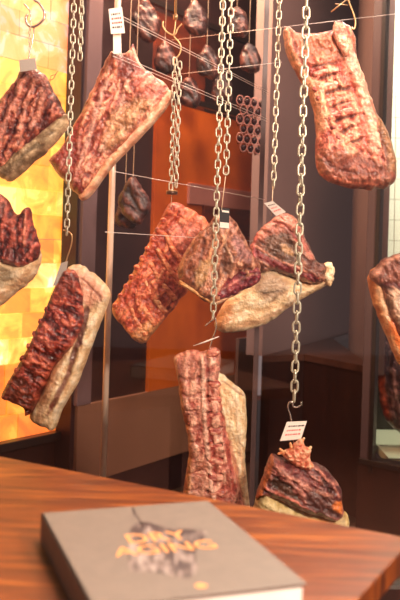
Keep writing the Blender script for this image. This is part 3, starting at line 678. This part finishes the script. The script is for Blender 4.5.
slab('fat_rim', capsule((216, 303), (240, 291), 2.0, 1.8, 0), 1.845, 0.014, rt, [(212, 140, 98), (232, 172, 130), (246, 202, 164)], (), FAT, seed=74, r=2.5, cell=0.7)

# H right rack
rt = empty('rib_rack', P(352, 28, 1.93), 'large right rib rack hung by corner, ribs showing as dark gashes', 'meat')
feats = [('poly', [(286, 32), (300, 36), (322, 34), (338, 44), (346, 62), (330, 62), (306, 60), (296, 50)], (168, 102, 74), 8, -0.004, 0.75),
         ('poly', [(318, 150), (340, 152), (362, 160), (392, 170), (392, 186), (368, 190), (326, 180)], (120, 62, 46), 9, 0, 0.8),
         ('poly', [(376, 116), (392, 146), (396, 172), (386, 172), (378, 146), (370, 120)], (126, 92, 58), 6, 0, 0.8),
         ('stroke', [(284, 34), (290, 56), (304, 78), (314, 104), (320, 130)], 7, (226, 160, 122), 0.004, 4, 0.75), ('stroke', [(290, 36), (297, 58), (309, 78)], 2.6, (108, 44, 36), -0.004, 2, 0.7),
         ('stroke', [(345, 48), (352, 70), (362, 96), (368, 124), (372, 150)], 12, (234, 168, 142), 0.006, 6, 0.75), ('stroke', [(340, 66), (350, 90), (360, 120), (362, 144)], 4, (196, 80, 66), -0.003, 3, 0.6),
         ('stroke', [(372, 122), (380, 146), (384, 166)], 3, (90, 40, 34), -0.004, 3, 0.7),
         ('stroke', [(322, 176), (350, 184), (380, 186)], 3, (214, 120, 92), 0.002, 3, 0.7), ('stroke', [(318, 160), (340, 172), (372, 176)], 3, (78, 34, 28), -0.003, 3, 0.6),
         ('stroke', [(356, 156), (376, 170)], 8, (90, 44, 34), -0.003, 4, .6)]
for k, (x, y, l) in enumerate(((312, 68, 18), (317, 80, 18), (322, 94, 20), (328, 108, 17), (333, 121, 16), (338, 133, 15), (344, 144, 12))):
    l += (4, -2, 5, -1, 3, -4, 2)[k]
    feats.append(('stroke', [(x + (k % 3), y + 2), (x + l / 2, y - 1), (x + l, y - 3 - k % 2)], 2.6 + 0.5 * (k % 3), (62, 26, 22), -0.009, 3.2, 0.85))
    feats.append(('stroke', [(x + l, y - 4), (x + l + 9, y - 5)], 2.0, (150, 66, 54), -0.004, 3.2, 0.7))
feats.append(('stroke', [(310, 82), (322, 110), (336, 134), (352, 152)], 5, (232, 170, 130), 0.003, 3, 0.5))
slab('lean', [(283, 30), (289, 27), (298, 34), (319, 33), (333, 29), (336, 23), (347, 25), (355, 39), (356, 55), (364, 78), (370, 96), (375, 111), (383, 124), (392, 146), (396, 171), (391, 186), (371, 190), (345, 187), (325, 179), (317, 168), (315, 150), (316, 133), (312, 104), (299, 78), (287, 55)], 1.93, 0.05, rt, [(140, 54, 42), (202, 114, 88), (234, 168, 134)], feats, seed=81, ang=72, r=14, contrast=.8)
for k, (x, y, l) in enumerate(((311, 74, 26), (315, 87, 27), (321, 101, 26), (327, 114.5, 24), (332, 127, 23), (338, 138.5, 20))):
    bone('rib_bone', (x + 4, y), (x + l, y - 4), 2.3, 3.0, 1.888, rt, [(196, 104, 88), (226, 150, 126), (244, 190, 166)], 0.010, 200 + k, bow=-1)
slab('corner_flap', [(333, 28), (336, 22), (344, 23), (347, 34), (350, 50), (345, 56), (338, 46), (334, 38)], 1.878, 0.018, rt, [(190, 104, 84), (222, 152, 124), (238, 184, 154)], (), LEAN, seed=83, r=5)
for k in range(7):
    t = k / 6; x = 313 + 28 * t; y = 88 + 58 * t
    bone('rib_stub', (x, y), (x + 3.2, y + 2.6), 1.9, 1.9, 1.884, rt, [(120, 40, 34), (170, 74, 60), (220, 140, 110)], 0.008, 220 + k)

# I lower central rack
rt = empty('rib_rack', P(209, 352, 1.74), 'tall lower central rack with cream fat flank, partly behind the table', 'meat')
slab('fat_cap', [(214, 374), (222, 374), (230, 381), (243, 391), (246, 405), (247, 430), (245, 452), (247, 480), (250, 508), (250, 530), (234, 532), (226, 480), (218, 420)], 1.755, 0.042, rt, FATC,
     [('stroke', [(221, 378), (232, 386), (242, 394)], 2, (120, 74, 56), 0, 2, 0.7), ('stroke', [(236, 400), (240, 440), (238, 470)], 4, (242, 220, 186), 0.002, 4, 0.6), ('stroke', [(240, 448), (244, 480)], 3, (206, 146, 100), 0, 3, 0.6), ('stroke', [(230, 440), (240, 490), (244, 520)], 4, (196, 96, 78), 0, 3, 0.6)], FAT, seed=91, ang=85, r=9)
feats = [('stroke', [(202, 354), (203, 390), (205, 420), (208, 452), (214, 500)], 4, (236, 186, 160), 0.005, 3, 0.85), ('stroke', [(207, 356), (208, 390), (211, 430), (216, 480)], 3, (128, 34, 30), -0.005, 3, 0.75),
         ('stroke', [(221, 388), (222, 420), (228, 450), (234, 490)], 4, (150, 44, 40), -0.003, 3, 0.7), ('poly', [(176, 360), (200, 352), (200, 372), (178, 380)], (190, 122, 100), 6, 0.002, 0.6),
         ('stroke', [(184, 440), (190, 466), (187, 500)], 4, (228, 168, 108), 0.003, 4, 0.7), ('poly', [(188, 452), (204, 452), (208, 500), (188, 500)], (172, 116, 86), 9, 0, 0.5)]
for k in range(9):
    y = 376 + k * 15.5
    feats.append(('stroke', [(180, y), (192, y + 2), (200, y - 1)], 2.2, (140, 62, 52), -0.004, 2.4, 0.6))
    feats.append(('stroke', [(208, y + 3), (214, y + 5), (221, y + 2)], 2.8, (84, 24, 22), -0.009, 2.2, 0.85))
slab('lean', [(174, 358), (183, 352), (196, 350), (204, 351), (212, 347), (219, 349), (221, 360), (219, 374), (221, 392), (224, 408), (229, 432), (233, 460), (240, 484), (245, 508), (244, 530), (186, 530), (183, 508), (183, 495), (187, 465), (189, 447), (184, 420), (180, 399), (178, 381)], 1.735, 0.042, rt, [(160, 74, 62), (208, 134, 112), (236, 182, 154)], feats, seed=92, ang=88, r=9, rough_h=0.004, nscale=6.5, contrast=0.8)
for k in range(9):
    y = 368 + k * 15.5
    bone('vertebra', (211, y), (217 + k * 0.8, y + 1), 4.6, 4.2, 1.703, rt, [(150, 58, 50), (200, 112, 92), (234, 170, 142)], 0.012, 240 + k)
    if k < 8: bone('rib_bone', (189 + k * 0.9, y + 1), (198 + k * 0.9, y - 2), 4.6, 5.0, 1.700, rt, [(168, 84, 66), (210, 136, 110), (238, 186, 156)], 0.004, 260 + k)
bone('joint_knob', (209, 353), (217, 352), 4.5, 4.5, 1.70, rt, [(150, 58, 50), (200, 112, 92), (234, 170, 142)], 0.014, 280)

# J lower right cut
rt = empty('beef_cut', P(298, 445, 1.63), 'lower right wedge cut under white tag, dark eye and pale fat base', 'meat')
slab('fat_cap', [(253, 508), (258, 494), (264, 486), (276, 492), (300, 506), (322, 514), (338, 516), (347, 513), (348, 526), (340, 536), (300, 540), (262, 534), (252, 520)], 1.64, 0.055, rt, [(196, 168, 104), (228, 206, 146), (242, 224, 176)], [('stroke', [(262, 498), (300, 514), (340, 522)], 5, (240, 218, 160), 0.003, 5, 0.6)], FAT, seed=101, ang=15, r=12)
slab('lean', [(268, 461), (272, 454), (282, 458), (296, 460), (314, 463), (326, 469), (334, 478), (340, 487), (342, 502), (343, 512), (336, 519), (318, 515), (298, 508), (276, 498), (262, 494), (256, 500), (258, 488), (263, 476)], 1.615, 0.045, rt, [(84, 34, 38), (130, 66, 62), (190, 124, 108)],
     [('poly', [(267, 474), (274, 472), (288, 482), (300, 497), (288, 494), (272, 484)], (44, 32, 18), 4, -0.005, 0.9), ('poly', [(305, 488), (320, 486), (336, 500), (334, 512), (316, 508), (304, 500)], (62, 34, 32), 6, -0.003, 0.85),
      ('stroke', [(266, 488), (284, 497), (304, 507), (330, 514)], 3.4, (88, 24, 32), -0.002, 2, 0.85), ('stroke', [(262, 484), (280, 490), (304, 503)], 2.4, (204, 112, 92), 0.002, 2, 0.75),
      ('stroke', [(271, 456), (263, 480), (255, 502)], 5, (190, 98, 48), 0.003, 3, 0.85), ('stroke', [(276, 464), (292, 474), (308, 484), (330, 492)], 3, (196, 132, 112), 0.003, 3, 0.75),
      ('stroke', [(318, 468), (330, 480), (338, 494)], 2.6, (206, 130, 110), 0.003, 2, 0.8), ('stroke', [(320, 474), (328, 488)], 3.4, (40, 16, 20), -0.005, 2.5, 0.85), ('poly', [(332, 498), (340, 500), (340, 508), (333, 505)], (224, 120, 40), 3, 0, 0.8),
      ('stroke', [(292, 468), (306, 476), (312, 486)], 4, (104, 44, 50), -0.003, 3, 0.7)], seed=102, ang=32, r=11)
slab('ragged_fat', [(288, 460), (283, 455), (286, 450), (291, 448), (296, 441), (302, 438), (306, 446), (311, 449), (310, 458), (313, 466), (306, 470), (298, 466), (292, 464)], 1.585, 0.026, rt, [(190, 82, 58), (232, 150, 112), (248, 200, 160)], (), FAT, seed=103, r=6, rough_h=0.012, jit=1.1, nscale=3, stretch=1.2)
for k, (p, q) in enumerate((((286, 456), (280, 449)), ((292, 450), (290, 443)), ((306, 452), (311, 447)), ((300, 446), (304, 438)), ((286, 452), (278, 454)))):
    bone('fat_shred', p, q, 2.2, 1.2, 1.58, rt, [(214, 120, 70), (242, 176, 120), (252, 216, 170)], 0.005, 300 + k)

# K right edge
rt = empty('beef_cut', P(405, 254, 1.80), 'brown-faced cut with orange fat edge cropped by right edge of photo', 'meat')
slab('fat_cap', [(370, 272), (368, 280), (371, 296), (376, 312), (387, 338), (400, 366), (418, 378), (430, 350), (410, 300), (386, 264), (376, 266)], 1.815, 0.045, rt, [(212, 128, 70), (234, 164, 104), (244, 196, 146)],
     [('stroke', [(388, 320), (402, 352)], 7, (232, 110, 30), 0, 4, 0.8), ('stroke', [(376, 290), (386, 316)], 6, (238, 196, 156), 0, 4, 0.6)], FAT, seed=111, ang=68, r=12)
slab('lean', [(369, 276), (376, 266), (387, 257), (400, 253), (418, 252), (440, 264), (446, 300), (438, 340), (420, 352), (404, 344), (394, 326), (386, 306), (380, 290)], 1.79, 0.045, rt, BROWN,
     [('poly', [(374, 274), (388, 262), (404, 258), (404, 276), (388, 282), (376, 284)], (140, 82, 66), 6, 0, 0.8), ('stroke', [(372, 276), (386, 260), (402, 255)], 3, (206, 146, 120), 0.003, 3, 0.7),
      ('stroke', [(380, 284), (394, 284), (400, 296)], 3, (96, 40, 44), -0.004, 3, 0.8), ('poly', [(386, 290), (398, 292), (404, 320), (396, 322)], (228, 190, 160), 5, 0.003, 0.75), ('stroke', [(398, 284), (406, 316)], 5, (112, 50, 58), -0.003, 3, 0.8)], seed=112, ang=60, r=12)

# L behind the right window
rt = empty('beef_cut', P(392, 330, 2.62), 'dark dim cut behind right window, above pale shelf', 'meat')
slab('lean', [(381, 346), (386, 330), (398, 326), (416, 330), (424, 360), (420, 410), (406, 432), (396, 430), (386, 420), (380, 404), (378, 380)], 2.68, 0.05, rt, [(60, 26, 26), (96, 48, 44), (150, 98, 88)],
     [('stroke', [(382, 352), (380, 386), (386, 414)], 4, (180, 70, 34), 0, 3, 0.7), ('stroke', [(392, 370), (394, 396), (402, 420)], 2.5, (190, 140, 130), 0.002, 2, 0.7), ('stroke', [(388, 350), (398, 348)], 2, (214, 180, 170), 0.002, 2, 0.6)], seed=121, ang=80, r=10)
tag(tube('string', [P(393, 330, 2.66), P(399, -160, 2.66)], 0.0014, STRING, None, 6), 'thin string holding dim cut behind right window', 'string')
tag(tube('string', [P(407, 256, 1.79), P(412, -60, 1.79)], 0.002, STRING, None, 6), 'string of the cut cropped at right edge', 'string')
tag(tube('string', [P(-4, 196, 1.775), P(2, -60, 1.775)], 0.002, STRING, None, 6), 'string of the cut cropped at left edge', 'string')

# deeper dim cuts between middle shelves; upper ones stand in for glass reflections
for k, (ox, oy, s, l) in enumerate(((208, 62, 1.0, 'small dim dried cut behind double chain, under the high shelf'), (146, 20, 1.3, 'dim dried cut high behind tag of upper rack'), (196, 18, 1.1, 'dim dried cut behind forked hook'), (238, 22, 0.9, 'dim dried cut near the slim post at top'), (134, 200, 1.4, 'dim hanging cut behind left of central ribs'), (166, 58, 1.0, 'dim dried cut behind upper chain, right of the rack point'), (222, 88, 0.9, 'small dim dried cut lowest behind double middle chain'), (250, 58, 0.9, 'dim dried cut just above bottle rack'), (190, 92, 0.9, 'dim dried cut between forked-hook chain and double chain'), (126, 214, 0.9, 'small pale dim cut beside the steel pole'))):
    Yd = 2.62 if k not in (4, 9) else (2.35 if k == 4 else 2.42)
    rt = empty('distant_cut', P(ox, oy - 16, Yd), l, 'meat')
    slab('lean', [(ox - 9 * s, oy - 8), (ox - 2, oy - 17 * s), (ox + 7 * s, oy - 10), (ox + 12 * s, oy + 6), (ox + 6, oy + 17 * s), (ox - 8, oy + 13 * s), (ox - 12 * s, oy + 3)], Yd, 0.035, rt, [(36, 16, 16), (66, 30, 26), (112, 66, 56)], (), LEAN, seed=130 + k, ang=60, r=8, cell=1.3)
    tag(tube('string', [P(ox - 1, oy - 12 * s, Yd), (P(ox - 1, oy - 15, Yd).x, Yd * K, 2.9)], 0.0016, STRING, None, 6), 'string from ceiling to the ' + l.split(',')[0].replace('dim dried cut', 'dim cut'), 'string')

# bottle rack by the post, standing in for reflections in the glass
rack_o = P(238, 155, 2.5)
rt = empty('bottle_rack', rack_o, 'pale wire bottle rack with dark bottle ends beside slim post', 'rack')
for r_ in range(6):
    for c_ in range(4):
        x = 240 + c_ * 7.2 + (3.6 if r_ % 2 else 0); y = 100 + r_ * 9.4 + c_ * 1.2
        if x > 262: continue
        pts = [P(x + 3.5 * math.cos(a), y + 4.8 * math.sin(a), 2.5) - rack_o for a in [i * math.pi / 6 for i in range(12)]]
        vs, fs = tube_data(pts, 0.0022, 5, True)
        link('ring', mesh_of(vs, fs), PINKP, rt, True)
for r_ in range(6):
    for c_ in range(4):
        x = 240 + c_ * 7.2 + (3.6 if r_ % 2 else 0); y = 100 + r_ * 9.4 + c_ * 1.2
        if x > 262: continue
        p = P(x, y, 2.50)
        b_ = tube('wine_bottle', [p + Vector((0, 0.0, 0)), p + Vector((0, 0.006, 0)), p + Vector((0, 0.10, 0)), p + Vector((0, 0.13, 0)), p + Vector((0, 0.18, 0))], [0.006, 0.0115, 0.0115, 0.005, 0.005], bpy.data.materials.get('bottle_dark') or mat('bottle_dark', (50, 20, 24), 0.2), None, 12)
        tag(b_, 'dark bottle lying end-on in the wire rack beside slim post', 'bottle', 'bottles in the wire rack')

# ------------------------------------------------------------------ table and book
TZ = 0.75; BH = 0.042
def wood_mat():
    m = bpy.data.materials.new('table_wood'); m.use_nodes = True; nt = m.node_tree; L = nt.links.new; bs = nt.nodes['Principled BSDF']
    tc = nt.nodes.new('ShaderNodeTexCoord'); mp = nt.nodes.new('ShaderNodeMapping'); mp.inputs['Scale'].default_value = (1.0, 9, 1); mp.inputs['Rotation'].default_value = (0, 0, math.radians(30))
    n = nt.nodes.new('ShaderNodeTexNoise'); n.inputs['Scale'].default_value = 5; n.inputs['Detail'].default_value = 8; n.inputs['Distortion'].default_value = 0.8
    L(tc.outputs['Object'], mp.inputs[0]); L(mp.outputs[0], n.inputs['Vector'])
    r = nt.nodes.new('ShaderNodeValToRGB'); e = r.color_ramp.elements; e[0].position = 0.3; e[0].color = (*S((66, 26, 6)), 1); e[1].position = 0.7; e[1].color = (*S((142, 74, 22)), 1)
    q = e.new(0.52); q.color = (*S((104, 46, 12)), 1)
    L(n.outputs['Fac'], r.inputs[0]); L(r.outputs[0], bs.inputs['Base Color']); bs.inputs['Roughness'].default_value = 0.38; bs.inputs['Coat Weight'].default_value = 0.12; bs.inputs['Coat Roughness'].default_value = 0.3
    bp = nt.nodes.new('ShaderNodeBump'); bp.inputs['Strength'].default_value = 0.15; bp.inputs['Distance'].default_value = 0.002; L(n.outputs['Fac'], bp.inputs['Height']); L(bp.outputs[0], bs.inputs['Normal'])
    return m
WOOD = wood_mat()
T0 = PZ(0, 456, TZ); T1 = PZ(400, 536, TZ); dT = (T1 - T0).normalized()
E0 = PZ(400, 553, TZ); E1 = PZ(357, 600, TZ); dE = (E1 - E0).normalized()
# corner = intersection of far edge and end edge
det = dT.x * (-dE.y) - dT.y * (-dE.x); bx_, by_ = E0.x - T0.x, E0.y - T0.y
s_ = (bx_ * (-dE.y) - by_ * (-dE.x)) / det; TC = T0 + dT * s_
TL = T0 - dT * 0.3
pts = [XY(TC), XY(TL), XY(TL + dE * 0.75), XY(TC + dE * 0.75)]
rt = empty('wooden_table', (TC.x, TC.y, 0), 'warm brown wooden table in the foreground under the book', 'table')
rt.location = (T0.x, T0.y, 0)
prism('tabletop', pts, TZ - 0.035, TZ, WOOD, rt, 0.003, org=rt.location)
for a_, b_ in ((TC - dT * 0.1 + dE * 0.08, 0), (TL + dT * 0.1 + dE * 0.08, 0), (TL + dT * 0.1 + dE * 0.67, 0), (TC - dT * 0.1 + dE * 0.67, 0)):
    box('leg', a_.x - 0.025, a_.x + 0.025, a_.y - 0.025, a_.y + 0.025, 0, TZ - 0.035, DARKWOOD, rt, 0.002, org=rt.location)

BZ = TZ + BH
bA = PZ(41, 513, BZ); bB = PZ(205, 503, BZ); bC = PZ(307, 583, BZ)
ux = (bB - bA); wB = ux.length; ux.normalize(); mid_ = (bA + bC) / 2; bB = mid_ + (bB - mid_).normalized() * ((bC - bA).length / 2)   # right angle at the far right corner
ux = (bB - bA); wB = ux.length; ux.normalize(); vy = Vector((ux.y, -ux.x, 0)); hB = (bC - bB).dot(vy)
# book axes: ux to the right, vy toward the camera
rt = empty('book', (bA.x, bA.y, TZ), 'thick grey hardcover book titled DRY AGING lying on the table', 'book')
R4 = Matrix(((ux.x, -vy.x, 0), (ux.y, -vy.y, 0), (0, 0, 1))).to_4x4()
rt.rotation_euler = R4.to_euler()
COVER = mat('book_cover', (112, 97, 87), 0.5, noise=(60, (106, 92, 83), (1, 1, 1)), bump=(500, 0.1))
PAGES = mat('book_pages', (240, 228, 218), 0.7, noise=(90, (222, 208, 198), (0.2, 0.2, 8)))
fc_ = box('front_cover', 0, wB, -hB, 0, BH - 0.003, BH, COVER, rt, 0.0008)
box('back_cover', 0, wB, -hB, 0, 0, 0.003, COVER, rt, 0.0008)
box('spine', 0, 0.004, -hB, 0, 0.0, BH, COVER, rt, 0.0008)
box('pages', 0.004, wB - 0.004, -hB + 0.004, -0.004, 0.003, BH - 0.003, PAGES, rt)
Ri = R4.inverted()
def bl(px, py):
    v = Ri @ (PZ(px, py, BZ) - Vector((bA.x, bA.y, BZ))); return v.x, v.y
# cover picture: flat print of a hanging rack
def cover_print():
    out = [(130, 531), (134, 524), (146, 522), (160, 526), (172, 529), (186, 529), (206, 532), (203, 540), (196, 552), (197, 570), (188, 578), (170, 575), (150, 572), (132, 571), (128, 560), (129, 545)]
    poly = [tuple(p) for p in crom(out, 5)]
    gx = np.arange(122, 212, 1.0); gy = np.arange(518, 583, 1.0); X, Y_ = np.meshgrid(gx, gy)
    ins = inside(X, Y_, poly); d, bx, by = segdist(X, Y_, poly, True); X2 = np.where(ins, X, bx); Y2 = np.where(ins, Y_, by)
    n = fbm(X2 / 9, Y2 / 9, 5, 4); n2 = fbm(X2 / 4, Y2 / 12, 8, 3)
    c0, c1, c2 = S((58, 42, 42)), S((104, 86, 80)), S((150, 132, 124)); t = np.clip((n - 0.5) * 2.6 + (n2 - .5) * 1.2 + 0.35 + np.clip((150 - X2) / 60, 0, 1) * 0.5, 0, 1)
    C = np.where((t < .5)[..., None], c0 + (c1 - c0) * (2 * t)[..., None], c1 + (c2 - c1) * (2 * t - 1)[..., None])
    ce = ins[:-1, :-1] | ins[1:, :-1] | ins[:-1, 1:] | ins[1:, 1:]
    used = np.zeros(ins.shape, bool); used[:-1, :-1] |= ce; used[1:, :-1] |= ce; used[:-1, 1:] |= ce; used[1:, 1:] |= ce
    ids = -np.ones(ins.shape, int); ids[used] = np.arange(used.sum())
    V = [(*bl(x, y), BH + 0.0003) for x, y in zip(X2[used], Y2[used])]
    Fc = [[int(ids[i, j]), int(ids[i + 1, j]), int(ids[i + 1, j + 1]), int(ids[i, j + 1])] for i, j in zip(*np.nonzero(ce))]
    me = bpy.data.meshes.new('cover_picture'); me.from_pydata(V, [], Fc); me.update()
    at = me.color_attributes.new('Col', 'FLOAT_COLOR', 'POINT'); at.data.foreach_set('color', np.concatenate([C[used], np.ones((int(used.sum()), 1))], 1).astype(np.float32).ravel())
    m = bpy.data.materials.new('printed_picture'); m.use_nodes = True; nt = m.node_tree; a = nt.nodes.new('ShaderNodeAttribute'); a.attribute_name = 'Col'
    nt.links.new(a.outputs['Color'], nt.nodes['Principled BSDF'].inputs['Base Color']); nt.nodes['Principled BSDF'].inputs['Roughness'].default_value = 0.5
    link('cover_picture', me, m, fc_)['label'] = 'dark printed picture of a hanging rib rack'
cover_print()
V = []; Fc = []
for (a, b, wd) in (((133, 507), (134, 514), 0.9), ((134, 513), (139, 519), 0.9), ((139, 518), (142, 526), 0.9), ((136, 512), (132, 509), 0.7)):
    d = np.array(b, float) - np.array(a, float); n = np.array([-d[1], d[0]]) / np.linalg.norm(d) * wd; i = len(V)
    V += [(*bl(*(np.array(a) + n)), BH + 0.0003), (*bl(*(np.array(b) + n)), BH + 0.0003), (*bl(*(np.array(b) - n)), BH + 0.0003), (*bl(*(np.array(a) - n)), BH + 0.0003)]; Fc.append((i, i + 1, i + 2, i + 3))
link('printed_chain', mesh_of(V, Fc), mat('print_dark', (70, 54, 52), 0.5), fc_)
GOLD = mat('gold_print', (214, 142, 82), 0.5)
def text(s, px0, py0, px1, py1, name, hpx):
    x0, y0 = bl(px0, py0); x1, y1 = bl(px1, py1)
    cu = bpy.data.curves.new(name, 'FONT'); cu.body = s; cu.extrude = 0.0001; cu.size = 1; cu.offset = 0.006
    o = bpy.data.objects.new(name, cu); col.objects.link(o); bpy.context.view_layer.update()
    wd = o.dimensions.x; hh = o.dimensions.y
    xa, ya = bl((px0 + px1) / 2, (py0 + py1) / 2 - hpx); xb, yb = bl((px0 + px1) / 2, (py0 + py1) / 2); th = ya - yb
    L_ = math.hypot(x1 - x0, y1 - y0)
    me = o.to_mesh().copy(); bpy.data.objects.remove(o)
    ang = math.atan2(y1 - y0, x1 - x0)
    me.transform(Matrix.Translation((x0, y0, BH + 0.0006)) @ Matrix.Rotation(ang, 4, 'Z') @ Matrix.Diagonal((L_ / wd, th / hh, 1, 1)))
    r = link(name, me, GOLD, fc_)
    return r
text('DRY', 128, 544, 188, 539, 'title_text', 9)
text('AGING', 116, 557, 219, 548, 'title_text', 9)
# small emblem
x, y = bl(201, 586); V = [(x, y, BH + 0.0004)] + [(x + 0.0085 * math.cos(a) * (1 if i % 2 else 0.72), y + 0.0085 * math.sin(a) * (1 if i % 2 else 0.72), BH + 0.0004) for i, a in enumerate([k * math.pi / 10 for k in range(20)])]
link('gold_emblem', mesh_of(V, [(0, i + 1, (i + 1) % 20 + 1) for i in range(20)]), GOLD, fc_)
